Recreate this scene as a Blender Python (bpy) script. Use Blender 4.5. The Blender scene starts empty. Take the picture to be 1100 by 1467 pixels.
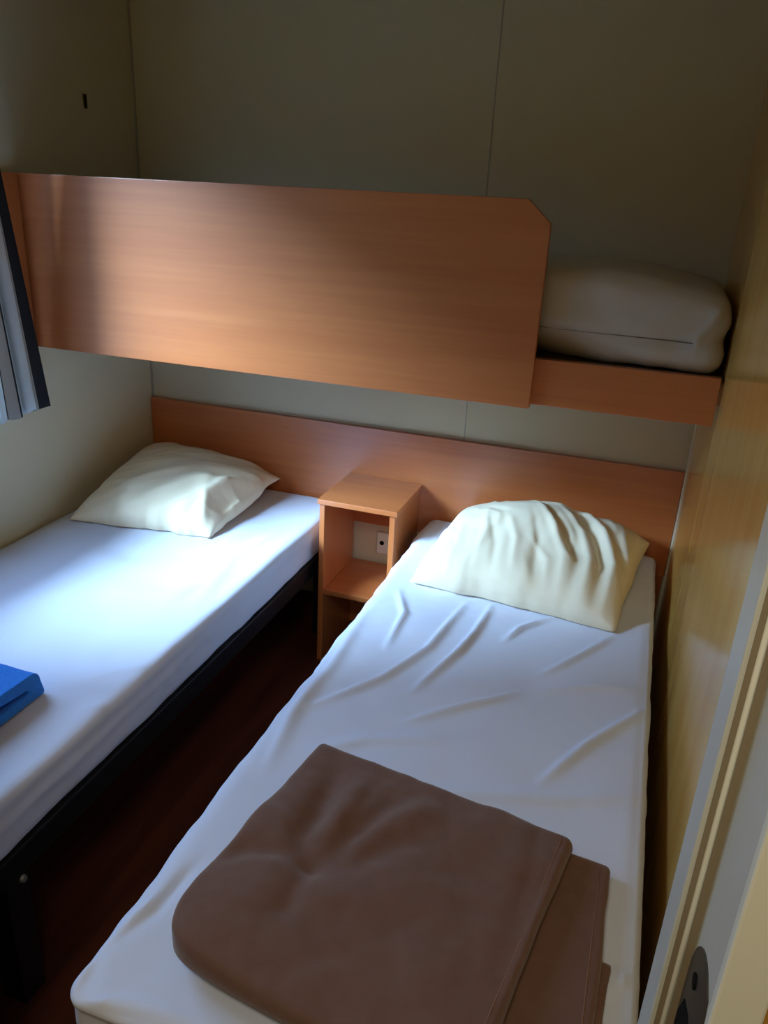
import bpy, bmesh, math, random
import numpy as np
from mathutils import Vector, Matrix, noise

random.seed(4)
SC = bpy.context.scene
SKY = 8.5
COL = SC.collection

# ------------------------------------------------------------------ helpers
def srgb(r, g, b):
    def f(c):
        c /= 255.0
        return c / 12.92 if c <= 0.04045 else ((c + 0.055) / 1.055) ** 2.4
    return (f(r), f(g), f(b), 1.0)


def new_mat(name, color, rough=0.6, spec=0.5, metallic=0.0):
    m = bpy.data.materials.new(name)
    m.use_nodes = True
    nt = m.node_tree
    b = nt.nodes['Principled BSDF']
    b.inputs['Base Color'].default_value = color
    b.inputs['Roughness'].default_value = rough
    b.inputs['Specular IOR Level'].default_value = spec
    b.inputs['Metallic'].default_value = metallic
    return m, nt, b


def grain_mat(name, c1, c2, scale, rough, spec=0.5, detail=4.0, lo=0.35, hi=0.68, bump=0.0, coat=0.0):
    """wood: noise stretched along the grain"""
    m, nt, b = new_mat(name, c1, rough, spec)
    b.inputs['Coat Weight'].default_value = coat
    b.inputs['Coat Roughness'].default_value = 0.36
    N, L = nt.nodes, nt.links
    tc = N.new('ShaderNodeTexCoord')
    mp = N.new('ShaderNodeMapping')
    mp.inputs['Scale'].default_value = scale
    ns = N.new('ShaderNodeTexNoise')
    ns.inputs['Scale'].default_value = 1.0
    ns.inputs['Detail'].default_value = detail
    ns.inputs['Roughness'].default_value = 0.6
    ns.inputs['Distortion'].default_value = 0.3
    rp = N.new('ShaderNodeValToRGB')
    rp.color_ramp.elements[0].position = lo
    rp.color_ramp.elements[0].color = c1
    rp.color_ramp.elements[1].position = hi
    rp.color_ramp.elements[1].color = c2
    L.new(tc.outputs['Object'], mp.inputs['Vector'])
    L.new(mp.outputs['Vector'], ns.inputs['Vector'])
    L.new(ns.outputs['Fac'], rp.inputs['Fac'])
    L.new(rp.outputs['Color'], b.inputs['Base Color'])
    if bump:
        bp = N.new('ShaderNodeBump')
        bp.inputs['Strength'].default_value = bump
        bp.inputs['Distance'].default_value = 0.002
        L.new(ns.outputs['Fac'], bp.inputs['Height'])
        L.new(bp.outputs['Normal'], b.inputs['Normal'])
    return m


def cloth_mat(name, c1, c2, nscale, bscale, bstr, rough=0.9, sheen=0.0, bdist=0.001):
    m, nt, b = new_mat(name, c1, rough, 0.2)
    N, L = nt.nodes, nt.links
    tc = N.new('ShaderNodeTexCoord')
    ns = N.new('ShaderNodeTexNoise')
    ns.inputs['Scale'].default_value = nscale
    ns.inputs['Detail'].default_value = 3
    mx = N.new('ShaderNodeMix')
    mx.data_type = 'RGBA'
    mx.inputs[6].default_value = c1
    mx.inputs[7].default_value = c2
    n2 = N.new('ShaderNodeTexNoise')
    n2.inputs['Scale'].default_value = bscale
    n2.inputs['Detail'].default_value = 4
    bp = N.new('ShaderNodeBump')
    bp.inputs['Strength'].default_value = bstr
    bp.inputs['Distance'].default_value = bdist
    L.new(tc.outputs['Object'], ns.inputs['Vector'])
    L.new(tc.outputs['Object'], n2.inputs['Vector'])
    L.new(ns.outputs['Fac'], mx.inputs[0])
    L.new(mx.outputs[2], b.inputs['Base Color'])
    L.new(n2.outputs['Fac'], bp.inputs['Height'])
    L.new(bp.outputs['Normal'], b.inputs['Normal'])
    b.inputs['Sheen Weight'].default_value = sheen
    return m


def origin_of(p):
    v = Vector((0, 0, 0))
    while p is not None:
        v += p.location
        p = p.parent
    return v


def obj(name, bm, mat, parent=None, base=None, smooth=False):
    """links bm (world coordinates) as ONE mesh object"""
    me = bpy.data.meshes.new(name)
    o = bpy.data.objects.new(name, me)
    COL.objects.link(o)
    if parent is not None:
        o.parent = parent
        off = origin_of(parent)
    else:
        off = Vector(base) if base is not None else Vector((0, 0, 0))
        o.location = off
    bmesh.ops.translate(bm, verts=bm.verts, vec=-off)
    bmesh.ops.recalc_face_normals(bm, faces=bm.faces)
    for f in bm.faces:
        f.smooth = smooth
    bm.to_mesh(me)
    bm.free()
    me.materials.append(mat)
    return o


def thing(name, label, cat, loc, group=None):
    o = bpy.data.objects.new(name, None)
    COL.objects.link(o)
    o.location = loc
    o.empty_display_size = 0.1
    tag(o, label, cat, group)
    return o


def tag(o, label, cat, group=None):
    o['label'] = label
    o['category'] = cat
    if group:
        o['group'] = group


def struct(o):
    o['kind'] = 'structure'
    return o


def add_box(bm, lo, hi, bev=0.0, seg=2):
    r = bmesh.ops.create_cube(bm, size=1.0)
    vs = r['verts']
    lo, hi = Vector(lo), Vector(hi)
    for v in vs:
        v.co = Vector(((lo[i] + hi[i]) / 2 + v.co[i] * (hi[i] - lo[i]) for i in range(3)))
    if bev:
        es = set()
        for v in vs:
            es.update(v.link_edges)
        bmesh.ops.bevel(bm, geom=list(es), offset=bev, segments=seg, profile=0.5, affect='EDGES')


def box(lo, hi, bev=0.0, seg=2):
    bm = bmesh.new()
    add_box(bm, lo, hi, bev, seg)
    return bm


def add_prism(bm, pts, axis, a, b):
    """closed polygon of 2-D pts extruded along an axis from a to b"""
    def p3(p, t):
        if axis == 0:
            return (t, p[0], p[1])
        if axis == 1:
            return (p[0], t, p[1])
        return (p[0], p[1], t)
    va = [bm.verts.new(p3(p, a)) for p in pts]
    vb = [bm.verts.new(p3(p, b)) for p in pts]
    n = len(pts)
    bm.faces.new(va)
    bm.faces.new(vb[::-1])
    for i in range(n):
        bm.faces.new((va[i], va[(i + 1) % n], vb[(i + 1) % n], vb[i]))


def add_cyl(bm, p0, p1, r, seg=20, r2=None):
    p0, p1 = Vector(p0), Vector(p1)
    d = p1 - p0
    q = Vector((0, 0, 1)).rotation_difference(d.normalized()).to_matrix().to_4x4()
    M = Matrix.Translation((p0 + p1) / 2) @ q
    bmesh.ops.create_cone(bm, cap_ends=True, segments=seg, radius1=r, radius2=r if r2 is None else r2,
                          depth=d.length, matrix=M)


def grid_box(nx, ny, nz, round_frac=None):
    """closed box surface on [-1,1]^3 as (verts array, faces); shared vertices"""
    idx = {}
    V = []
    F = []

    def vid(i, j, k):
        t = (i, j, k)
        if t not in idx:
            idx[t] = len(V)
            V.append((2 * i / nx - 1, 2 * j / ny - 1, 2 * k / nz - 1))
        return idx[t]
    for i in range(nx):
        for j in range(ny):
            F.append((vid(i, j, nz), vid(i + 1, j, nz), vid(i + 1, j + 1, nz), vid(i, j + 1, nz)))
            F.append((vid(i, j, 0), vid(i, j + 1, 0), vid(i + 1, j + 1, 0), vid(i + 1, j, 0)))
    for i in range(nx):
        for k in range(nz):
            F.append((vid(i, 0, k), vid(i + 1, 0, k), vid(i + 1, 0, k + 1), vid(i, 0, k + 1)))
            F.append((vid(i, ny, k), vid(i, ny, k + 1), vid(i + 1, ny, k + 1), vid(i + 1, ny, k)))
    for j in range(ny):
        for k in range(nz):
            F.append((vid(0, j, k), vid(0, j, k + 1), vid(0, j + 1, k + 1), vid(0, j + 1, k)))
            F.append((vid(nx, j, k), vid(nx, j + 1, k), vid(nx, j + 1, k + 1), vid(nx, j, k + 1)))
    return np.array(V, float), F


def rounded(lo, hi, res, r):
    """fine rounded box in world units -> verts, faces, outward normals"""
    lo, hi = np.array(lo, float), np.array(hi, float)
    s = hi - lo
    n = [max(2, int(round(s[i] / res))) for i in range(3)]
    V, F = grid_box(*n)
    P = lo + (V + 1) / 2 * s
    r = np.minimum(np.array(r if np.ndim(r) else [r, r, r], float), s / 2 * 0.999)
    Q = np.clip(P, lo + r, hi - r)
    D = (P - Q) / r
    ln = np.linalg.norm(D, axis=1)
    ln[ln == 0] = 1
    Nn = D / ln[:, None]
    P2 = Q + Nn * r
    Nn = Nn / r
    Nn /= np.linalg.norm(Nn, axis=1)[:, None] + 1e-12
    return P2, F, Nn


def to_bm(P, F):
    me = bpy.data.meshes.new('tmp')
    me.from_pydata([tuple(p) for p in P], [], F)
    bm = bmesh.new()
    bm.from_mesh(me)
    bpy.data.meshes.remove(me)
    return bm


def fbm(P, scale, seed=0.0, octs=3):
    out = np.empty(len(P))
    sx, sy, sz = (scale, scale, scale) if np.ndim(scale) == 0 else scale
    for i, p in enumerate(P):
        out[i] = noise.fractal(Vector((p[0] * sx + seed, p[1] * sy - seed, p[2] * sz + 2 * seed)), 0.8, 2.1, octs)
    return out


def crease(X, Y, pts, h, w, skew=0.0, taper=True):
    """height of a fold that follows the polyline pts, h high and w wide"""
    pts = np.array(pts, float)
    seg = pts[1:] - pts[:-1]
    ls = np.linalg.norm(seg, axis=1)
    tot = ls.sum()
    best = np.full(len(X), 1e9)
    sgn = np.zeros(len(X))
    par = np.zeros(len(X))
    acc = 0
    for i in range(len(seg)):
        d = seg[i] / ls[i]
        rx, ry = X - pts[i, 0], Y - pts[i, 1]
        t = np.clip(rx * d[0] + ry * d[1], 0, ls[i])
        ex, ey = rx - t * d[0], ry - t * d[1]
        dd = np.hypot(ex, ey)
        m = dd < best
        best[m] = dd[m]
        sgn[m] = (d[0] * ey - d[1] * ex)[m]
        par[m] = ((acc + t) / tot)[m]
        acc += ls[i]
    a = np.sin(np.pi * np.clip(par, 0.02, 0.98)) ** 0.6 if taper else 1.0
    sd = np.where(sgn > 0, best, -best)
    ww = w * (1 + skew * np.tanh(sd / w))
    return h * a * np.exp(-(best / ww) ** 2)


# ------------------------------------------------------------------ camera (solved from the photograph's vanishing points)
F_PX = 1118.86
CAM = Vector((1.7591, -2.5097, 1.5426))
yaw, pitch, roll = 0.3103, -0.3845, 0.0525
fwd = Vector((-math.sin(yaw) * math.cos(pitch), math.cos(yaw) * math.cos(pitch), math.sin(pitch)))
rt = fwd.cross(Vector((0, 0, 1))).normalized()
up = rt.cross(fwd)
rt, up = math.cos(roll) * rt + math.sin(roll) * up, -math.sin(roll) * rt + math.cos(roll) * up
cam_d = bpy.data.cameras.new('camera')
cam = bpy.data.objects.new('camera', cam_d)
COL.objects.link(cam)
cam_d.sensor_fit = 'VERTICAL'
cam_d.sensor_height = 36.0
cam_d.sensor_width = 27.0
cam_d.lens = F_PX / 1467 * 36.0
cam_d.clip_start = 0.02
cam.matrix_world = Matrix(((rt.x, up.x, -fwd.x, CAM.x), (rt.y, up.y, -fwd.y, CAM.y), (rt.z, up.z, -fwd.z, CAM.z), (0, 0, 0, 1)))
SC.camera = cam


def at(px, py, z):
    """point of the horizontal plane z seen at a photo pixel (measuring aid for the creases)"""
    d = fwd + rt * ((px - 550) / F_PX) - up * ((py - 733.5) / F_PX)
    t = (z - CAM.z) / d.z
    p = CAM + d * t
    return (p.x, p.y)


# ------------------------------------------------------------------ materials
M = {}
cherry1, cherry2 = srgb(184, 102, 50), srgb(196, 115, 60)
M['cherry'] = grain_mat('cherry_laminate', cherry1, cherry2, (1.6, 26, 42), 0.36, 0.6, coat=1.0)
M['cherry_v'] = grain_mat('cherry_laminate_upright', cherry1, cherry2, (26, 26, 2.0), 0.36, 0.6, coat=1.0)
M['cherry_edge'] = grain_mat('cherry_edge_band', srgb(196, 128, 82), srgb(204, 138, 92), (3, 30, 30), 0.4)
M['birch'] = grain_mat('pale_birch_panel', srgb(234, 184, 98), srgb(214, 148, 64), (9, 9, 0.7), 0.14, 0.6, detail=3, lo=0.35, hi=0.85)
M['corridor_wood'] = grain_mat('corridor_wood_panel', srgb(222, 172, 84), srgb(206, 146, 58), (9, 9, 0.9), 0.3)
M['floor'] = grain_mat('dark_floor_laminate', srgb(92, 44, 28), srgb(62, 28, 18), (14, 1.5, 5), 0.42)


def wall_mat():
    m, nt, b = new_mat('cream_wall_panel', srgb(210, 199, 168), 0.62, 0.35)
    N, L = nt.nodes, nt.links
    tc = N.new('ShaderNodeTexCoord')
    ns = N.new('ShaderNodeTexNoise')
    ns.inputs['Scale'].default_value = 160
    bp = N.new('ShaderNodeBump')
    bp.inputs['Strength'].default_value = 0.15
    bp.inputs['Distance'].default_value = 0.001
    L.new(tc.outputs['Object'], ns.inputs['Vector'])
    L.new(ns.outputs['Fac'], bp.inputs['Height'])
    L.new(bp.outputs['Normal'], b.inputs['Normal'])
    return m


M['wall'] = wall_mat()
M['seam'] = new_mat('panel_seam', srgb(176, 170, 150), 0.6)[0]
M['seam_thread'] = new_mat('seam_thread', srgb(120, 114, 102), 0.9, 0.1)[0]
M['white_trim'] = new_mat('white_trim', srgb(232, 226, 208), 0.4)[0]
M['ceiling'] = new_mat('ceiling_panel', srgb(170, 162, 142), 0.7)[0]
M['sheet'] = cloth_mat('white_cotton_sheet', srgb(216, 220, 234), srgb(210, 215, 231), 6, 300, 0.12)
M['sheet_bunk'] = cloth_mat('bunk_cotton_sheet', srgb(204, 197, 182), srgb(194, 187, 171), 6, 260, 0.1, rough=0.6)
M['pillow'] = cloth_mat('cream_pillow_cotton', srgb(240, 228, 200), srgb(234, 221, 190), 7, 320, 0.12)
M['fleece'] = cloth_mat('brown_fleece', srgb(118, 86, 71), srgb(106, 75, 61), 40, 420, 0.5, rough=1.0, sheen=0.25, bdist=0.002)
M['stitch'] = cloth_mat('brown_stitching', srgb(142, 106, 88), srgb(136, 100, 82), 60, 500, 0.3, rough=1.0)
M['terry'] = cloth_mat('blue_terry', srgb(40, 160, 255), srgb(14, 112, 228), 170, 420, 1.0, rough=1.0, sheen=0.2, bdist=0.004)
M['black_metal'] = new_mat('black_metal', srgb(20, 20, 22), 0.45, 0.4)[0]
M['bolt'] = new_mat('bolt_steel', srgb(170, 172, 170), 0.35, 0.5, 0.6)[0]
M['dark_board'] = cloth_mat('brown_underlay', srgb(96, 80, 62), srgb(84, 70, 54), 12, 200, 0.2)
M['jamb'] = new_mat('door_frame_paint', srgb(208, 206, 190), 0.45)[0]
M['casing'] = new_mat('cream_casing_paint', srgb(238, 236, 216), 0.45)[0]
M['seal'] = new_mat('brown_seal', srgb(140, 124, 98), 0.7)[0]
M['seal_light'] = new_mat('pale_seal', srgb(222, 218, 198), 0.5)[0]
M['plate'] = new_mat('dark_bronze_plate', srgb(78, 74, 66), 0.4, 0.5, 0.6)[0]
M['black'] = new_mat('black_hole', srgb(14, 12, 11), 0.8, 0.1)[0]
M['socket'] = new_mat('white_socket_plastic', srgb(228, 226, 216), 0.35)[0]
M['pvc'] = new_mat('window_pvc', srgb(230, 232, 232), 0.35)[0]
M['outdoor'] = new_mat('outdoor_ground', srgb(92, 94, 78), 0.9)[0]
M['rubber'] = new_mat('black_rubber', srgb(22, 22, 22), 0.8, 0.2)[0]


def glass_mat():
    m = bpy.data.materials.new('window_glass')
    m.use_nodes = True
    nt = m.node_tree
    for n in list(nt.nodes):
        nt.nodes.remove(n)
    out = nt.nodes.new('ShaderNodeOutputMaterial')
    mix = nt.nodes.new('ShaderNodeMixShader')
    mix.inputs[0].default_value = 0.06
    tr = nt.nodes.new('ShaderNodeBsdfTransparent')
    gl = nt.nodes.new('ShaderNodeBsdfGlossy')
    gl.inputs['Roughness'].default_value = 0.02
    nt.links.new(tr.outputs[0], mix.inputs[1])
    nt.links.new(gl.outputs[0], mix.inputs[2])
    nt.links.new(mix.outputs[0], out.inputs[0])
    return m


M['glass'] = glass_mat()


def curtain_mat():
    m, nt, b = new_mat('striped_curtain_cloth', (1, 1, 1, 1), 0.9, 0.15)
    N, L = nt.nodes, nt.links
    uv = N.new('ShaderNodeUVMap')
    uv.uv_map = 'cloth'
    sp = N.new('ShaderNodeSeparateXYZ')
    rp = N.new('ShaderNodeValToRGB')
    rp.color_ramp.interpolation = 'CONSTANT'
    dark, grey, white, brown, taupe = srgb(52, 52, 54), srgb(150, 142, 128), srgb(214, 222, 222), srgb(92, 80, 74), srgb(176, 170, 160)
    stops = [(0.0, dark), (0.075, taupe), (0.13, grey), (0.205, white), (0.42, grey), (0.49, brown), (0.53, dark), (0.58, taupe),
             (0.70, grey), (0.745, dark), (0.80, white), (0.93, taupe)]
    cr = rp.color_ramp
    cr.elements[0].position, cr.elements[0].color = stops[0]
    cr.elements[1].position, cr.elements[1].color = stops[-1]
    for pos, c in stops[1:-1]:
        e = cr.elements.new(pos)
        e.color = c
    L.new(uv.outputs['UV'], sp.inputs['Vector'])
    L.new(sp.outputs['X'], rp.inputs['Fac'])
    L.new(rp.outputs['Color'], b.inputs['Base Color'])
    # cloth lets some daylight through
    tr = N.new('ShaderNodeBsdfTranslucent')
    mx = N.new('ShaderNodeMixShader')
    mx.inputs[0].default_value = 0.3
    out = [n for n in N if n.type == 'OUTPUT_MATERIAL'][0]
    L.new(rp.outputs['Color'], tr.inputs['Color'])
    L.new(b.outputs[0], mx.inputs[1])
    L.new(tr.outputs[0], mx.inputs[2])
    L.new(mx.outputs[0], out.inputs['Surface'])
    return m


M['curtain'] = curtain_mat()

# ------------------------------------------------------------------ the setting
W = 1.9425          # room width
YF = -1.958         # room face of the front wall
YC = -2.087         # corridor face of the front wall
CEIL = 2.28
WY0, WY1, WZ0, WZ1 = -1.74, -0.77, 0.90, 2.02    # window opening in the left wall
DX0, DX1, DZ = 1.0, 1.872, 1.92                  # doorway in the front wall

struct(obj('floor', box((-0.1, -3.7, -0.05), (2.9, 0.1, 0.0)), M['floor']))
struct(obj('ceiling', box((-0.1, -3.7, CEIL), (2.9, 0.1, CEIL + 0.05)), M['ceiling']))
struct(obj('wall_back', box((-0.1, 0.0, 0.0), (2.9, 0.1, CEIL)), M['wall']))
bm = bmesh.new()
add_box(bm, (-0.1, -3.7, 0), (0, WY0, CEIL))
add_box(bm, (-0.1, WY1, 0), (0, 0.0, CEIL))
add_box(bm, (-0.1, WY0, 0), (0, WY1, WZ0))
add_box(bm, (-0.1, WY0, WZ1), (0, WY1, CEIL))
struct(obj('wall_left', bm, M['wall']))
struct(obj('wall_right', box((W, YF, 0.0), (W + 0.06, 0.0, CEIL)), M['birch']))
bm = bmesh.new()
add_box(bm, (0.0, YC, 0), (DX0, YF, CEIL))
add_box(bm, (DX0, YC, DZ), (DX1 + 0.03, YF, CEIL))
add_box(bm, (DX1 + 0.028, YC, 0), (2.9, YF, CEIL))
struct(obj('wall_front', bm, M['corridor_wood']))
struct(obj('wall_corridor', box((-0.1, -3.8, 0), (2.9, -3.7, CEIL)), M['wall']))
struct(obj('wall_corridor_right', box((2.9, -3.8, 0), (3.0, 0.1, CEIL)), M['wall']))
# panel joint on the back wall and the light bead in the right-hand corner
struct(obj('trim_1', box((1.2235, -0.0012, 0.0), (1.2275, 0.0005, CEIL)), M['seam']))
struct(obj('trim_2', box((W - 0.005, -0.026, 0.0), (W, -0.021, 1.06), 0.001), M['white_trim']))
struct(obj('trim_3', box((0.0, -0.006, 0.0), (0.006, 0.0, CEIL)), M['seam']))

struct(obj('shade_strip_back', box((0.0, -0.014, 0.0), (W, -0.0005, 0.09), 0.002), M['floor']))  # dark strip added at the wall foot, standing in for shade under the beds

# window in the left wall (its curtain is what the photo shows)
bm = bmesh.new()
x0, x1, fw = -0.075, -0.025, 0.05
add_box(bm, (x0, WY0, WZ0), (x1, WY0 + fw, WZ1), 0.004)
add_box(bm, (x0, WY1 - fw, WZ0), (x1, WY1, WZ1), 0.004)
add_box(bm, (x0, WY0 + fw, WZ0), (x1, WY1 - fw, WZ0 + fw), 0.004)
add_box(bm, (x0, WY0 + fw, WZ1 - fw), (x1, WY1 - fw, WZ1), 0.004)
win = struct(obj('window_1', bm, M['pvc']))
obj('window_pane', box((-0.053, WY0 + fw, WZ0 + fw), (-0.049, WY1 - fw, WZ1 - fw)), M['glass'], win)
g = struct(obj('ground', box((-9, -9, -0.5), (-0.1, 7, -0.45)), M['outdoor']))

# door frame on the right of the doorway
door = bpy.data.objects.new('door_1', None)
COL.objects.link(door)
door.location = (1.87, -2.02, 0)
struct(door)
bm = bmesh.new()
add_box(bm, (1.8535, YF - 0.049, 0), (1.90, YF + 0.0, DZ), 0.0015)          # stop on the room side
add_box(bm, (1.872, YC - 0.002, 0), (1.90, YF - 0.049, DZ))                # rebate
obj('door_jamb', bm, M['jamb'], door)
ys = YF - 0.049
obj('seal_groove', box((1.8572, ys - 0.0012, 0), (1.8612, ys + 0.001, DZ)), M['seal'], door)
bm = bmesh.new()
add_cyl(bm, (1.8634, ys - 0.001, 0), (1.8634, ys - 0.001, DZ), 0.0021, 12)
obj('seal_bead', bm, M['seal_light'], door, smooth=True)
obj('seal_lip', box((1.8662, ys - 0.001, 0), (1.8716, ys + 0.001, DZ)), M['seal'], door)
bm = bmesh.new()
add_box(bm, (1.8715, YC - 0.012, 0), (1.902, YC - 0.0005, DZ + 0.03), 0.002)
obj('door_casing', bm, M['casing'], door)
bm = bmesh.new()
add_box(bm, (1.0, YC - 0.002, 0), (1.03, YF + 0.0, DZ), 0.001)
add_box(bm, (1.03, YC - 0.002, DZ - 0.03), (1.872, YF + 0.0, DZ), 0.001)
obj('door_lining', bm, M['jamb'], door)
# strike plate: rounded top, lip turned round the front edge
xp = 1.8722
pts = [(-2.012, 0.80), (-2.012, 0.995)]
for k in range(9):
    a = math.pi - math.pi / 2 * k / 8
    pts.append((-2.065 - 0.053 * math.cos(a), 0.995 + 0.055 * math.sin(a)))
pts += [(-2.083, 1.046), (-2.088, 1.032), (-2.088, 0.80)]
bm = bmesh.new()
add_prism(bm, pts, 0, xp - 0.0016, xp + 0.001)
plate = obj('strike_plate', bm, M['plate'], door)
plate['label'] = 'dark rounded metal strike plate'
bm = bmesh.new()
add_prism(bm, [(-2.086, 1.012), (-2.101, 1.006), (-2.101, 0.86), (-2.086, 0.85)], 0, xp - 0.003, xp + 0.001)
obj('plate_lip', bm, M['plate'], plate)
bm = bmesh.new()
add_prism(bm, [(-2.016, 0.83), (-2.016, 0.950), (-2.026, 0.975), (-2.048, 0.985), (-2.068, 0.978), (-2.076, 0.96), (-2.076, 0.83)], 0, xp - 0.0022, xp - 0.001)
obj('latch_hole', bm, M['black'], plate)
bm = bmesh.new()
add_cyl(bm, (xp - 0.003, -2.042, 1.014), (xp, -2.042, 1.014), 0.006, 16)
obj('screw', bm, M['black'], plate)

# ------------------------------------------------------------------ headboard, socket, wall fitting
hb = obj('headboard', box((0.004, -0.02, 0.43), (W - 0.006, -0.001, 0.7885), 0.0012), M['cherry'], base=(0.97, -0.01, 0.43))
tag(hb, 'long reddish-brown wooden headboard panel running along the back wall behind both beds', 'headboard')

for x in (0.006, W - 0.066):
    obj('gap_shade_batten', box((x, -0.019, 0.092), (x + 0.056, -0.002, 0.4295), 0.001), M['cherry_v'], hb)  # made-up battens; the right one darkens the gap beside the mattress

so = thing('wall_socket', 'white wall socket with a dark hole seen through the open nightstand', 'socket', (0.985, 0, 0.355))
obj('face_plate', box((0.935, -0.009, 0.312), (1.025, -0.0005, 0.398), 0.003), M['socket'], so)
bm = bmesh.new()
add_cyl(bm, (0.955, -0.0095, 0.356), (0.955, -0.0088, 0.356), 0.009, 18)
obj('socket_hole', bm, M['black'], so)

wf = thing('wall_bracket', 'tiny dark slotted bracket high on the left wall above the bunk', 'bracket', (0.0, -0.255, 1.766))
obj('bracket_plate', box((0.0002, -0.262, 1.746), (0.004, -0.248, 1.787), 0.001), M['dark_board'], wf)
obj('bracket_slot', box((0.0035, -0.259, 1.75), (0.0046, -0.251, 1.783)), M['black'], wf)

# ------------------------------------------------------------------ upper bunk
bk = thing('bunk_bed', 'cherry-wood upper bunk with a long front guard board across the room', 'bunk bed', (0.97, -0.3, 1.069))
XB, Z0, Z1, YB = 1.507, 1.0691, 1.552, -0.593
bm = bmesh.new()
add_prism(bm, [(0.003, Z0), (XB, Z0), (XB, 1.502), (1.450, Z1), (0.003, Z1)], 1, YB, YB + 0.022)
bmesh.ops.bevel(bm, geom=[e for e in bm.edges], offset=0.0015, segments=2, profile=0.5, affect='EDGES')
fb = obj('guard_board', bm, M['cherry'], bk)
obj('shade_end_strip', box((0.0015, -0.700, Z0), (0.018, YB - 0.001, Z1), 0.001), M['cherry_v'], bk)  # added strip: stands in for the board's dark end, shaded by the curtain
bmr = box((0.003, YB + 0.023, 1.076), (W - 0.008, YB + 0.048, 1.19), 0.002)
rail = obj('front_rail', bmr, M['cherry'], bk)
bm = bmesh.new()
add_cyl(bm, (1.878, YB + 0.0222, 1.158), (1.878, YB + 0.024, 1.158), 0.007, 18)
obj('screw_cap', bm, M['cherry_v'], rail)
obj('base_panel', box((0.003, YB + 0.05, 1.165), (W - 0.004, -0.003, 1.186)), M['dark_board'], bk)
bm = bmesh.new()
for y in (-0.42, -0.22, -0.03):
    add_box(bm, (0.003, y - 0.02, 1.10), (W - 0.004, y + 0.02, 1.164))
obj('support_batten', bm, M['cherry'], bk)

# mattress on the bunk: rounded, fitted sheet with a seam along the front
P, F, Nn = rounded((0.02, -0.55, 1.19), (1.933, -0.02, 1.407), 0.011, (0.035, 0.04, 0.04))
X = P[:, 0].copy()
n1 = fbm(P, 5.0, 3.1, 3)
n2 = fbm(P, (6, 14, 14), 7.7, 3)
fr = np.clip((-0.40 - P[:, 1]) / 0.1, 0, 1)
low = np.clip((1.27 - P[:, 2]) / 0.07, 0, 1)
P[:, 1] += low * fr * 0.085 * np.clip((1.78 - X) / 0.3, 0, 1) ** 1.2      # under edge tucked back toward the left
P[:, 2] += Nn[:, 2].clip(0) * 0.012 * np.sin((P[:, 1] + 0.02) / -0.53 * math.pi)
P += Nn * (0.007 * n1 + 0.004 * n2)[:, None]
P[:, 2] = 1.19 + (P[:, 2] - 1.19) * (1 - 0.24 * np.clip((X - 1.64) / 0.29, 0, 1) ** 1.6)
dd = np.hypot(P[:, 1] + 0.55, P[:, 2] - (1.262 - 0.02 * (X - 1.5)))
P[:, 1] += np.where(X < 1.86, 0.010 * np.exp(-(dd / 0.010) ** 2), 0)
# folded corner of the fitted sheet
P[:, 1] -= 0.007 * np.exp(-((P[:, 2] - 1.30 - (X - 1.885) * 1.6) / 0.016) ** 2) * np.clip((X - 1.84) / 0.03, 0, 1) * (P[:, 1] < -0.45)
corner = np.exp(-(((X - 1.93) / 0.06) ** 2 + ((P[:, 1] + 0.55) / 0.06) ** 2))
P[:, 0] -= corner * 0.004 * (1 + np.sin(P[:, 2] * 90))
P[:, 0] = np.minimum(P[:, 0], 1.937)
P[:, 1] = np.minimum(P[:, 1], -0.004)
P[:, 2] = np.maximum(P[:, 2], 1.187)
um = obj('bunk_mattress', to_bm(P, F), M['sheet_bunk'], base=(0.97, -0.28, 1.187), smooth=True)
tag(um, 'mattress in a white fitted sheet lying on the upper bunk, partly hidden by its board', 'mattress')

# (its seam is added once the tube helper exists)
BP = P.copy()

# ------------------------------------------------------------------ lower beds
ZT, ZM = 0.5035, 0.369


def add_bed_frame(x0, x1, label):
    t = thing('bed_frame', label, 'bed frame', ((x0 + x1) / 2, -0.97, 0), 'black metal bed frames under the lower mattresses')
    zt, zb = ZM - 0.001, ZM - 0.062
    for x in (x0 + 0.002, x1 - 0.037):
        obj('side_rail', box((x, -1.925, zb), (x + 0.035, -0.045, zt), 0.003), M['black_metal'], t)
    for y in (-1.925, -0.08):
        obj('end_rail', box((x0 + 0.038, y, zb), (x1 - 0.038, y + 0.035, zt), 0.003), M['black_metal'], t)
    for k in range(9):
        y = -1.80 + k * 0.2
        obj('slat', box((x0 + 0.038, y, zt - 0.014), (x1 - 0.038, y + 0.06, zt), 0.003), M['black_metal'], t)
    for sx in (0, 1):
        for y in (-1.692, -0.15):
            lx = x0 + 0.003 if sx == 0 else x1 - 0.058
            bm = bmesh.new()
            add_box(bm, (lx, y, 0.012), (lx + 0.055, y + 0.055, zb + 0.03), 0.004)
            lg = obj('leg', bm, M['black_metal'], t)
            obj('foot_cap', box((lx - 0.001, y - 0.001, 0.0), (lx + 0.056, y + 0.056, 0.016), 0.003), M['rubber'], lg)
            bm = bmesh.new()
            xo = lx + 0.055 if sx else lx
            s = 1 if sx else -1
            add_cyl(bm, (xo - 0.002 * s, y + 0.04, 0.298), (xo + 0.006 * s, y + 0.04, 0.298), 0.0085, 18, 0.006)
            obj('bolt', bm, M['bolt'], lg, smooth=False)
    return t


add_bed_frame(0.004, 0.800, 'black metal bed frame under the left mattress with its leg standing in view')
add_bed_frame(1.134, 1.902, 'black metal bed frame hidden in shade under the right mattress by the wood wall')


def polyline(pxs, z=ZT):
    return [at(x, y, z) for x, y in pxs]


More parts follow.
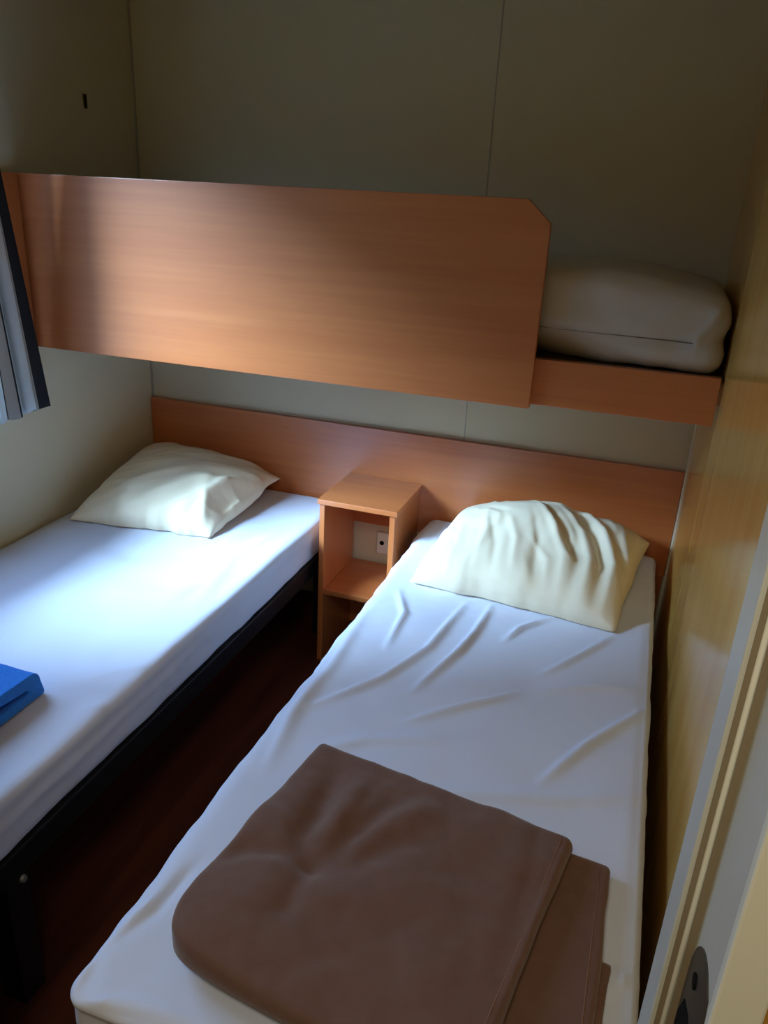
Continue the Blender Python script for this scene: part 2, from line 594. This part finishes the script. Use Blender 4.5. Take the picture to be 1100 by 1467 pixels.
# left mattress: smooth sheet with soft hollows
P, F, Nn = rounded((0.006, -1.925, ZM), (0.8, -0.023, ZT), 0.0095, (0.028, 0.028, 0.02))
top = np.clip((P[:, 2] - (ZT - 0.02)) / 0.02, 0, 1)
X, Y = P[:, 0], P[:, 1]
h = 0.005 * fbm(P, 3.2, 1.7, 2) + 0.0018 * fbm(P, (9, 5, 5), 5.1, 3)
for pxs, hh, w in (([(215, 955), (170, 960), (120, 975)], 0.003, 0.014), ([(160, 1010), (125, 1013)], 0.003, 0.012),
                   ([(330, 820), (250, 850), (150, 850)], 0.004, 0.03), ([(400, 760), (330, 800), (290, 860)], 0.004, 0.02),
                   ([(120, 770), (200, 800), (300, 790)], -0.004, 0.035)):
    h += crease(X, Y, polyline(pxs), hh, w)
h = np.where((X < 0.60) & (Y > -0.64), np.minimum(h, 0.003), h)
P[:, 2] += top * h
side = np.clip((X - 0.775) / 0.02, 0, 1) * np.clip((ZT - 0.012 - P[:, 2]) / 0.03, 0, 1)
P[:, 0] += side * (0.004 * fbm(P, (3, 7, 12), 8.2, 3) - 0.004)
ridge = np.exp(-((P[:, 2] - 0.452 + 0.01 * np.sin(Y * 3)) / 0.008) ** 2) * np.clip((X - 0.78) / 0.01, 0, 1)
P[:, 0] += ridge * 0.003
P[:, 0] = np.maximum(P[:, 0], 0.004)
P[:, 2] = np.maximum(P[:, 2], ZM)
lm = obj('mattress', to_bm(P, F), M['sheet'], base=(0.4, -0.97, ZM), smooth=True)
tag(lm, 'mattress with white sheet on the left bed, the blue towel lying on it', 'mattress', 'white sheeted mattresses on the lower beds')

# right mattress: creases traced over the sheet
P, F, Nn = rounded((1.134, -1.935, ZM), (1.905, -0.023, ZT), 0.0072, (0.038, 0.038, 0.024))
top = np.clip((P[:, 2] - (ZT - 0.022)) / 0.022, 0, 1)
X, Y = P[:, 0].copy(), P[:, 1].copy()
h = 0.004 * fbm(P, 3.0, 11.7, 2) + 0.0016 * fbm(P, (7, 7, 7), 15.1, 3)
CR = [
    ([(705, 866), (680, 905), (655, 935), (590, 990)], 0.0085, 0.010),
    ([(668, 862), (612, 930), (550, 970), (440, 1012)], 0.0075, 0.011),
    ([(570, 845), (578, 880), (552, 928)], 0.006, 0.009),
    ([(738, 992), (700, 1004), (630, 1020), (575, 1034)], 0.006, 0.010),
    ([(880, 910), (830, 940), (772, 967)], 0.006, 0.010),
    ([(722, 918), (745, 900), (795, 884)], 0.006, 0.010),
    ([(925, 1014), (840, 1068), (770, 1124)], 0.0065, 0.011),
    ([(545, 1132), (660, 1140), (800, 1148), (900, 1145)], 0.005, 0.022),
    ([(760, 990), (850, 985), (920, 988)], 0.004, 0.018),
    ([(600, 840), (640, 850), (700, 850)], 0.004, 0.012),
    ([(430, 1080), (520, 1060), (640, 1060)], 0.004, 0.02),
    ([(840, 1440), (900, 1395)], 0.006, 0.012),
    ([(282, 1235), (220, 1300), (140, 1368), (112, 1425)], -0.008, 0.014),
    ([(245, 1270), (170, 1340), (100, 1405)], 0.008, 0.016),
    ([(112, 1432), (180, 1440), (260, 1462)], 0.007, 0.008),
    ([(460, 960), (420, 1020), (380, 1100)], 0.005, 0.016),
    ([(520, 880), (470, 960), (400, 1040)], 0.004, 0.014),
]
for pxs, hh, w in CR:
    h += crease(X, Y, polyline(pxs), hh * 1.75, w * 0.85, skew=0.35)
h += 0.004 * np.exp(-((X - 1.893) / 0.005) ** 2)
h = np.where((X > 1.20) & (Y > -0.63), np.minimum(h, 0.003), h)
h = np.where((X > 1.21) & (X < 1.87) & (Y < -1.35) & (Y < -1.35 - 0.12 * (X - 1.29)), np.minimum(h, 0.003), h)
P[:, 2] += top * h
# wavy overhanging left edge and side wrinkles
sl = np.clip((1.17 - X) / 0.03, 0, 1)
P[:, 0] += sl * (0.007 * fbm(np.c_[P[:, 1], P[:, 1] * 0, P[:, 2] * 0.3], 7.0, 4.4, 3) + 0.003 * fbm(P, (4, 9, 16), 2.2, 2))
sr = np.clip((X - 1.88) / 0.02, 0, 1) * np.clip((ZT - 0.01 - P[:, 2]) / 0.03, 0, 1)
P[:, 0] += sr * (0.006 * fbm(P, (4, 10, 14), 6.2, 3) - 0.004)
sf = np.clip((-1.905 - Y) / 0.02, 0, 1) * np.clip((ZT - 0.012 - P[:, 2]) / 0.02, 0, 1)
P[:, 1] += sf * 0.012
P[:, 1] = np.minimum(P[:, 1], -0.0215)
P[:, 2] = np.maximum(P[:, 2], ZM)
rm = obj('mattress', to_bm(P, F), M['sheet'], base=(1.52, -0.97, ZM), smooth=True)
tag(rm, 'mattress with wrinkled white sheet on the right bed, under the brown blanket', 'mattress', 'white sheeted mattresses on the lower beds')


# ------------------------------------------------------------------ pillows
def pillow(name, C, thick, seed, label, wr=1.0, floor=ZT + 0.004, folds=(), power=0.42, bow=0.05, peak=(0.0, 0.0), ang=1.2, wave=0.008):
    """C: corner points front-left, front-right, back-right, back-left"""
    n = 84
    C = [np.array(c, float) for c in C]
    us = np.linspace(-1, 1, n + 1)
    U, Vv = np.meshgrid(us, us, indexing='ij')
    U, Vv = U.ravel(), Vv.ravel()
    # seams bow inward between the corners
    Ub = U * (1 - bow * (1 - Vv ** 2) * U ** 2)
    Vb = Vv * (1 - bow * (1 - U ** 2) * Vv ** 2)
    a, b = (Ub + 1) / 2, (Vb + 1) / 2
    Bs = (np.outer((1 - a) * (1 - b), C[0]) + np.outer(a * (1 - b), C[1]) + np.outer(a * b, C[2]) + np.outer((1 - a) * b, C[3]))
    U2 = np.clip(U, -1, 1)
    # hems are never ruler-straight
    Bs[:, 1] += wave * np.clip(-Vv, 0, 1) ** 4 * fbm(np.c_[U, U * 0, U * 0], 2.2, seed + 20, 3) * (1 - np.abs(U) ** 6)
    Bs[:, 0] += wave * np.clip(np.abs(U), 0, 1) ** 4 * fbm(np.c_[Vv, U, U * 0], 2.0, seed + 25, 2) * (1 - np.abs(Vv) ** 6) * (U > 0)
    prof = (np.clip((1 - U2 ** 2), 0, 1) * np.clip((1 - Vv ** 2), 0, 1)) ** power
    prof *= 1 - 0.75 * np.abs(U * Vv) ** 5
    prof *= 1 + 0.25 * np.exp(-((U - peak[0]) ** 2 + (Vv - peak[1]) ** 2) / 0.3)
    # long soft folds running along the direction given by ang
    ca, sa = math.cos(ang), math.sin(ang)
    al, ac = U * ca + Vv * sa, -U * sa + Vv * ca
    bend = fbm(np.c_[U, Vv, U * 0], 1.3, seed + 9, 2)
    n1 = fbm(np.c_[al * 0.7, (ac + 0.25 * bend) * 2.6, U * 0], 1.0, seed, 2)
    n2 = fbm(np.c_[al * 1.6, (ac + 0.2 * bend) * 5.5, U * 0], 1.0, seed + 4, 2)
    wrk = 0.016 * (0.5 - np.abs(n1)) + 0.005 * n2 + 0.012 * bend
    f = np.zeros(len(U))
    for pts, hh, w in folds:
        f += crease(U, Vv, pts, hh, w, skew=0.3)
    soft = np.clip(prof * 3, 0, 1)
    up_ = thick * 0.72 * prof + soft * (wr * wrk + f)
    dn_ = -thick * 0.28 * prof
    V = []
    F = []
    N1 = n + 1
    topv = Bs + np.c_[U * 0, U * 0, up_]
    botv = Bs + np.c_[U * 0, U * 0, dn_]
    P = np.concatenate([topv, botv])
    off = N1 * N1
    border = lambda i, j: i in (0, n) or j in (0, n)
    bid = lambda i, j: i * N1 + j if border(i, j) else off + i * N1 + j
    for i in range(n):
        for j in range(n):
            F.append((i * N1 + j, (i + 1) * N1 + j, (i + 1) * N1 + j + 1, i * N1 + j + 1))
            F.append((bid(i, j), bid(i, j + 1), bid(i + 1, j + 1), bid(i + 1, j)))
    P[:, 2] = np.maximum(P[:, 2], floor)
    bmv = to_bm(P, F)
    bmesh.ops.delete(bmv, geom=[v for v in bmv.verts if not v.link_faces], context='VERTS')
    c = sum(C) / 4
    o = obj(name, bmv, M['pillow'], base=(c[0], c[1], floor), smooth=True)
    tag(o, label, 'pillow', 'cream pillows on the lower beds')
    return o


pillow('pillow', [(0.065, -0.60, 0.512), (0.552, -0.535, 0.512), (0.572, -0.060, 0.565), (0.030, -0.050, 0.612)], 0.135, 2.3,
       'cream pillow slumped into the wall corner at the head of the left bed', 0.7,
       folds=[([(0.86, -1.0), (0.70, -0.5), (0.78, 0.0), (0.9, 0.3)], 0.022, 0.07), ([(0.98, -0.8), (0.90, -0.3), (0.97, 0.3)], -0.022, 0.08),
              ([(0.45, -0.95), (0.62, -0.55), (0.5, 0.0)], 0.010, 0.10), ([(-0.8, -0.9), (-0.2, -0.35), (0.35, -0.1)], 0.007, 0.08),
              ([(-0.4, -0.95), (0.0, -0.55), (0.3, -0.35)], -0.006, 0.07)],
       peak=(0.45, -0.15), power=0.40, ang=0.5, bow=0.03, wave=0.016)
pillow('pillow', [(1.222, -0.560, 0.512), (1.803, -0.615, 0.512), (1.872, -0.080, 0.560), (1.262, -0.060, 0.54)], 0.172, 9.4,
       'plump cream pillow at the head of the right bed beside the wood wall', 0.8,
       folds=[([(0.30, 0.75), (0.62, 0.25), (0.84, -0.35), (0.86, -0.97)], 0.015, 0.05), ([(0.05, 0.65), (0.42, 0.1), (0.62, -0.45), (0.66, -0.95)], 0.012, 0.045),
              ([(0.22, 0.65), (0.55, 0.15), (0.74, -0.4), (0.76, -0.95)], -0.013, 0.045), ([(-0.2, 0.55), (0.15, 0.0), (0.38, -0.5), (0.44, -0.95)], 0.010, 0.045),
              ([(-0.05, 0.5), (0.28, -0.05), (0.50, -0.5), (0.55, -0.92)], -0.013, 0.05), ([(-0.35, 0.1), (-0.12, -0.4), (-0.02, -0.92)], 0.007, 0.04),
              ([(-0.6, 0.3), (-0.45, -0.3), (-0.40, -0.9)], 0.006, 0.05), ([(-0.1, 0.2), (0.08, -0.3), (0.18, -0.92)], -0.007, 0.04),
              ([(-0.5, 0.0), (-0.30, -0.5), (-0.22, -0.92)], -0.006, 0.035), ([(0.0, -0.3), (0.24, -0.6), (0.30, -0.93)], 0.006, 0.03),
              ([(-0.75, -0.2), (-0.66, -0.6), (-0.62, -0.92)], 0.005, 0.04), ([(0.92, -0.9), (0.95, -0.1), (0.7, 0.8)], 0.012, 0.06),
              ([(-0.5, 0.7), (0.1, 0.6), (0.6, 0.6)], 0.006, 0.06)],
       peak=(-0.25, 0.35), power=0.30, ang=1.9, bow=0.03)


# ------------------------------------------------------------------ brown blanket
def slab(C, z0, z1, res, seed, warp=None, cut=0.0):
    """thick soft sheet over the quad C (far-left, far-right, near-right, near-left)"""
    C = [np.array(c, float) for c in C]
    lx = np.linalg.norm(C[1] - C[0])
    ly = np.linalg.norm(C[3] - C[0])
    th = z1 - z0
    P, F, Nn = rounded((0, 0, 0), (lx, ly, th), res, (th * 0.4, th * 0.4, th * 0.5))
    a, b = P[:, 0] / lx, P[:, 1] / ly        # b: 0 far .. 1 near
    s, t = 2 * a - 1, 2 * b - 1
    k = cut * np.clip(-s, 0, 1) ** 4 * np.clip(t, 0, 1) ** 4
    s, t = s * (1 - k), t * (1 - k)
    a, b = (s + 1) / 2, (t + 1) / 2
    XY = (np.outer((1 - a) * (1 - b), C[0]) + np.outer(a * (1 - b), C[1]) + np.outer(a * b, C[2]) + np.outer((1 - a) * b, C[3]))
    Q = np.c_[XY, z0 + P[:, 2]]
    top = np.clip(P[:, 2] / th, 0, 1)
    if warp is not None:
        Q[:, 2] += top * warp(Q[:, 0], Q[:, 1])
    wob = fbm(np.c_[Q[:, 0], Q[:, 1], Q[:, 2] * 0], 9.0, seed, 2)
    Q[:, 0] += 0.004 * wob
    Q[:, 1] += 0.004 * fbm(np.c_[Q[:, 0], Q[:, 1], Q[:, 2] * 0], 8.0, seed + 5, 2)
    return Q, F


def blanket_warp(X, Y):
    Z = 0.555
    w = np.zeros(len(X))
    for pxs, hh, ww in (
        ([(438, 1250), (400, 1228), (350, 1224), (300, 1240)], -0.010, 0.014),
        ([(450, 1255), (432, 1205), (462, 1150), (482, 1100)], -0.013, 0.014),
        ([(458, 1245), (520, 1190), (580, 1150)], -0.011, 0.013),
        ([(435, 1255), (415, 1300), (400, 1330)], -0.009, 0.014),
        ([(470, 1260), (560, 1215), (640, 1200)], -0.008, 0.016),
        ([(450, 1230), (490, 1170), (520, 1120)], 0.010, 0.014),
        ([(420, 1230), (400, 1170), (430, 1120)], 0.009, 0.02),
        ([(480, 1235), (560, 1180), (640, 1160)], 0.008, 0.018),
        ([(360, 1265), (420, 1290), (520, 1290), (620, 1270)], 0.008, 0.035),
        ([(640, 1200), (700, 1190), (770, 1205)], 0.006, 0.025),
        ([(803, 1205), (770, 1290), (735, 1380), (700, 1460)], -0.004, 0.006),
        ([(700, 1120), (740, 1200), (730, 1280)], 0.006, 0.02),
        ([(300, 1270), (330, 1340), (420, 1400)], 0.006, 0.03),
        ([(560, 1340), (600, 1400), (610, 1460)], 0.007, 0.03),
        ([(770, 1230), (740, 1330), (700, 1440)], -0.006, 0.012),
    ):
        k = 1.0 if ww < 0.01 else 1.45
        w += crease(X, Y, [at(x, y, Z) for x, y in pxs], hh, ww * k)
    cx, cy = at(445, 1248, Z)
    w -= 0.010 * np.exp(-((X - cx) ** 2 + (Y - cy) ** 2) / 0.018 ** 2)
    w += 0.006 * fbm(np.c_[X, Y, X * 0], 8.0, 3.3, 3)
    lx = (X - 1.225) / 0.12
    w += 0.010 * np.exp(-((lx - 0.6) ** 2) / 0.5) * np.clip((-1.55 - Y) / 0.2, 0, 1)
    return w


bl = thing('blanket', 'folded brown fleece blanket lying on the foot of the right bed', 'blanket', (1.53, -1.65, ZT))
Q, F = slab([(1.315, -1.388), (1.845, -1.440), (1.842, -1.895), (1.250, -1.845)], ZT + 0.004, ZT + 0.026, 0.008, 1.0, cut=0.1)
lay = obj('under_layer', to_bm(Q, F), M['fleece'], bl, smooth=True)
lay['label'] = 'lower fold of the blanket with a stitched hem, showing on the right'
Q, F = slab([(1.287, -1.362), (1.781, -1.432), (1.708, -1.905), (1.222, -1.858)], ZT + 0.022, ZT + 0.060, 0.0065, 2.0, blanket_warp, cut=0.13)
obj('top_fold', to_bm(Q, F), M['fleece'], bl, smooth=True)
Q, F = slab([(1.72, -1.60), (1.858, -1.617), (1.853, -1.90), (1.70, -1.89)], ZT + 0.0045, ZT + 0.013, 0.008, 4.0)
obj('inner_corner', to_bm(Q, F), M['fleece'], bl, smooth=True)


def tube_path(pts, r, seg=8):
    bm = bmesh.new()
    pts = [Vector(p) for p in pts]
    rings = []
    for i, p in enumerate(pts):
        d = (pts[min(i + 1, len(pts) - 1)] - pts[max(i - 1, 0)]).normalized()
        a = d.cross(Vector((0, 0, 1))).normalized()
        b = a.cross(d)
        rings.append([bm.verts.new(p + r * (math.cos(t) * a + math.sin(t) * b)) for t in [2 * math.pi * k / seg for k in range(seg)]])
    for i in range(len(rings) - 1):
        for k in range(seg):
            bm.faces.new((rings[i][k], rings[i][(k + 1) % seg], rings[i + 1][(k + 1) % seg], rings[i + 1][k]))
    bm.faces.new(rings[0])
    bm.faces.new(rings[-1][::-1])
    return bm


line = []
for x in np.linspace(1.30, 1.858, 38):
    zs = 1.264 - 0.010 * (x - 1.5)
    m_ = (np.abs(BP[:, 0] - x) < 0.012) & (np.abs(BP[:, 2] - zs) < 0.009) & (BP[:, 1] < -0.3)
    if m_.any():
        line.append((x, BP[m_, 1].mean() - 0.0008, zs))
for k in range(1, len(line) - 1):
    line[k] = (line[k][0], (line[k - 1][1] + line[k][1] + line[k + 1][1]) / 3, line[k][2])
sm = obj('seam', tube_path(line, 0.0013), M['seam_thread'], um, smooth=True)
obj('hem_stitching', tube_path([(1.828 - 0.003 * k / 10, -1.452 - 0.043 * k, ZT + 0.0262) for k in range(11)], 0.0009), M['stitch'], lay, smooth=True)

sx_ = np.linspace(1.760, 1.694, 24)
sy_ = np.linspace(-1.445, -1.885, 24)
sz_ = ZT + 0.0602 + blanket_warp(sx_, sy_)
obj('hem_stitching', tube_path(list(zip(sx_, sy_, sz_)), 0.0009), M['stitch'], bl, smooth=True)

# ------------------------------------------------------------------ blue towel
def arc(cx, cz, r, a0, a1, n=8):
    return [(cx + r * math.cos(a0 + (a1 - a0) * k / n), cz + r * math.sin(a0 + (a1 - a0) * k / n)) for k in range(n + 1)]


ZB = ZT + 0.004
yb_, ye = -1.395, -1.80
prof = []
prof += [(ye, ZB), ]
prof += arc(yb_ - 0.012, ZB + 0.012, 0.012 + 0.012, -math.pi / 2, -0.2, 5)
prof = [(ye, ZB)] + [(y, max(z, ZB)) for y, z in prof[1:]]
prof += arc(yb_ - 0.020, ZB + 0.040, 0.024, 0.0, math.pi / 2, 6)
prof += [(-1.50, ZB + 0.066), (-1.62, ZB + 0.066), (ye, ZB + 0.060)]
prof += arc(ye, ZB + 0.048, 0.012, math.pi / 2, math.pi * 1.5, 6)[1:]
prof += [(-1.62, ZB + 0.043), (-1.50, ZB + 0.041), (-1.432, ZB + 0.034), (-1.424, ZB + 0.029), (-1.434, ZB + 0.025), (-1.50, ZB + 0.024), (-1.62, ZB + 0.024), (ye, ZB + 0.023)]
bm = bmesh.new()
xs = np.linspace(0.26, 0.648, 40)
rings = []
for x in xs:
    e = min(1.0, (0.648 - x) / 0.012)
    rings.append([bm.verts.new((x, y + 0.004 * noise.noise(Vector((x * 9, y * 9, z * 9))),
                                max(ZB, z + 0.0035 * noise.noise(Vector((x * 14, y * 14, 3.0))) * (1 if z > ZB + 0.001 else 0)))) for (y, z) in prof])
m_ = len(prof)
for i in range(len(rings) - 1):
    for k in range(m_):
        bm.faces.new((rings[i][k], rings[i][(k + 1) % m_], rings[i + 1][(k + 1) % m_], rings[i + 1][k]))
bm.faces.new(rings[0])
bm.faces.new(rings[-1][::-1])
tw = obj('towel', bm, M['terry'], base=(0.45, -1.58, ZB), smooth=False)
tag(tw, 'folded bright blue towel lying on the left bed at the edge of the view', 'towel')
bv = tw.modifiers.new('soft', 'BEVEL')
bv.width = 0.004
bv.segments = 3
bv.limit_method = 'ANGLE'

# ------------------------------------------------------------------ nightstand
ns = thing('nightstand', 'small open cherry-wood nightstand between the heads of the two beds', 'nightstand', (0.96, -0.165, 0))
obj('side_panel', box((0.829, -0.305, 0.0), (0.847, -0.022, 0.5955), 0.0012), M['cherry_v'], ns)
obj('side_panel', box((1.072, -0.305, 0.0), (1.090, -0.022, 0.5955), 0.0012), M['cherry_v'], ns)
obj('top', box((0.8234, -0.3114, 0.596), (1.0981, -0.022, 0.6135), 0.0015), M['cherry'], ns)
obj('shelf', box((0.8475, -0.300, 0.262), (1.0715, -0.022, 0.280), 0.0012), M['cherry'], ns)

obj('shade_back_panel', box((0.8475, -0.036, 0.02), (1.0715, -0.022, 0.2615), 0.001), M['cherry_v'], ns)  # made-up panel: darkens the space below the shelf, where shade falls

# ------------------------------------------------------------------ curtain
def curtain():
    n, mrow = 150, 44
    ztop, zbot = 2.07, 0.893
    yR_top, yR_bot = -0.778, -0.632       # edge nearest the bunk flares toward the hem
    yL_top, yL_bot = -0.88, -0.84
    V, F, UV = [], [], []
    for j in range(mrow + 1):
        t = j / mrow
        z = ztop + (zbot - ztop) * t
        yr = yR_top + (yR_bot - yR_top) * t
        yl = yL_top + (yL_bot - yL_top) * t
        for i in range(n + 1):
            u = i / n
            y = yr + (yl - yr) * u + 0.006 * math.sin(u * 34 + 0.7)
            x = 0.055 + (0.007 + 0.007 * t) * math.cos(u * math.pi * 7.0 + 0.6 * math.sin(t * 2)) + 0.006 * math.sin(u * 9 + t * 2)
            V.append((x, y, z + 0.006 * math.cos(u * math.pi * 8) * t))
    for j in range(mrow):
        for i in range(n):
            a = j * (n + 1) + i
            F.append((a, a + 1, a + n + 2, a + n + 1))
    me = bpy.data.meshes.new('curtain')
    base = Vector((0.055, -0.77, ztop))
    me.from_pydata([tuple(Vector(v) - base) for v in V], [], F)
    uvl = me.uv_layers.new(name='cloth')
    for p in me.polygons:
        p.use_smooth = True
        for li in p.loop_indices:
            vi = me.loops[li].vertex_index
            uvl.data[li].uv = ((vi % (n + 1)) / n, 1 - (vi // (n + 1)) / mrow)
    me.materials.append(M['curtain'])
    o = bpy.data.objects.new('curtain', me)
    COL.objects.link(o)
    o.location = base
    sd = o.modifiers.new('cloth', 'SOLIDIFY')
    sd.thickness = 0.0025
    return o


cu = curtain()
tag(cu, 'striped grey, white and charcoal curtain hanging on the left wall beside the bunk', 'curtain')
rod = thing('curtain_rod', 'white curtain rod fixed above the left wall window', 'curtain rod', (0.055, -1.3, 2.075))
bm = bmesh.new()
add_cyl(bm, (0.055, -1.82, 2.078), (0.055, -0.66, 2.078), 0.008, 16)
obj('pole', bm, M['pvc'], rod, smooth=False)
for y in (-1.79, -0.70):
    obj('rod_bracket', box((0.0, y - 0.01, 2.065), (0.06, y + 0.01, 2.071), 0.001), M['pvc'], rod)

# ------------------------------------------------------------------ light
def area(name, loc, target, sx, sy, power, color):
    l = bpy.data.lights.new(name, 'AREA')
    l.shape = 'RECTANGLE'
    l.size, l.size_y = sx, sy
    l.energy = power
    l.color = color
    o = bpy.data.objects.new(name, l)
    COL.objects.link(o)
    o.location = loc
    d = (Vector(target) - Vector(loc)).normalized()
    o.rotation_euler = d.to_track_quat('-Z', 'Y').to_euler()
    return o


# daylight: open sky above the trees, let in by the window (the portal only guides the sampling)
p = area('window_portal', (-0.09, (WY0 + WY1) / 2, (WZ0 + WZ1) / 2), (1.0, (WY0 + WY1) / 2, (WZ0 + WZ1) / 2), WY1 - WY0, WZ1 - WZ0, 1, (1, 1, 1))
p.data.cycles.is_portal = True
# corridor ceiling lamp behind the photographer
area('corridor_lamp', (1.6, -2.75, 2.24), (1.6, -2.55, 0.0), 0.5, 0.3, 10, (1.0, 0.92, 0.72))
# the sun behind thin cloud: a broad soft glow coming in by the window
l = bpy.data.lights.new('hazy_sun', 'SUN')
l.energy = 23.5
l.angle = math.radians(28)
l.color = (0.43, 0.69, 1.0)
sun = bpy.data.objects.new('hazy_sun', l)
COL.objects.link(sun)
sun.location = (-4, -3.5, 4)
sun.rotation_euler = Vector((1.0, 0.86, -0.90)).to_track_quat('-Z', 'Y').to_euler()

w = bpy.data.worlds.new('sky')
SC.world = w
w.use_nodes = True
nt = w.node_tree
bg = nt.nodes['Background']
tc = nt.nodes.new('ShaderNodeTexCoord')
sep = nt.nodes.new('ShaderNodeSeparateXYZ')
rp = nt.nodes.new('ShaderNodeValToRGB')
e = rp.color_ramp.elements
e[0].position, e[0].color = 0.0, (0.05, 0.065, 0.08, 1)
e[1].position, e[1].color = 1.0, (0.32, 0.56, 1.0, 1)
for pos, c in ((0.14, (0.08, 0.10, 0.14, 1)), (0.28, (0.32, 0.56, 1.0, 1)), (0.62, (0.34, 0.59, 1.0, 1))):
    x = e.new(pos)
    x.color = c
nt.links.new(tc.outputs['Generated'], sep.inputs['Vector'])
nt.links.new(sep.outputs['Z'], rp.inputs['Fac'])
nt.links.new(rp.outputs['Color'], bg.inputs['Color'])
bg.inputs['Strength'].default_value = SKY

SC.view_settings.view_transform = 'Standard'
SC.view_settings.look = 'None'
SC.view_settings.exposure = 0.0
SC.view_settings.gamma = 1.0
SC.view_settings.use_curve_mapping = False
SC.cycles.max_bounces = 10
SC.cycles.diffuse_bounces = 6
SC.cycles.use_denoising = True
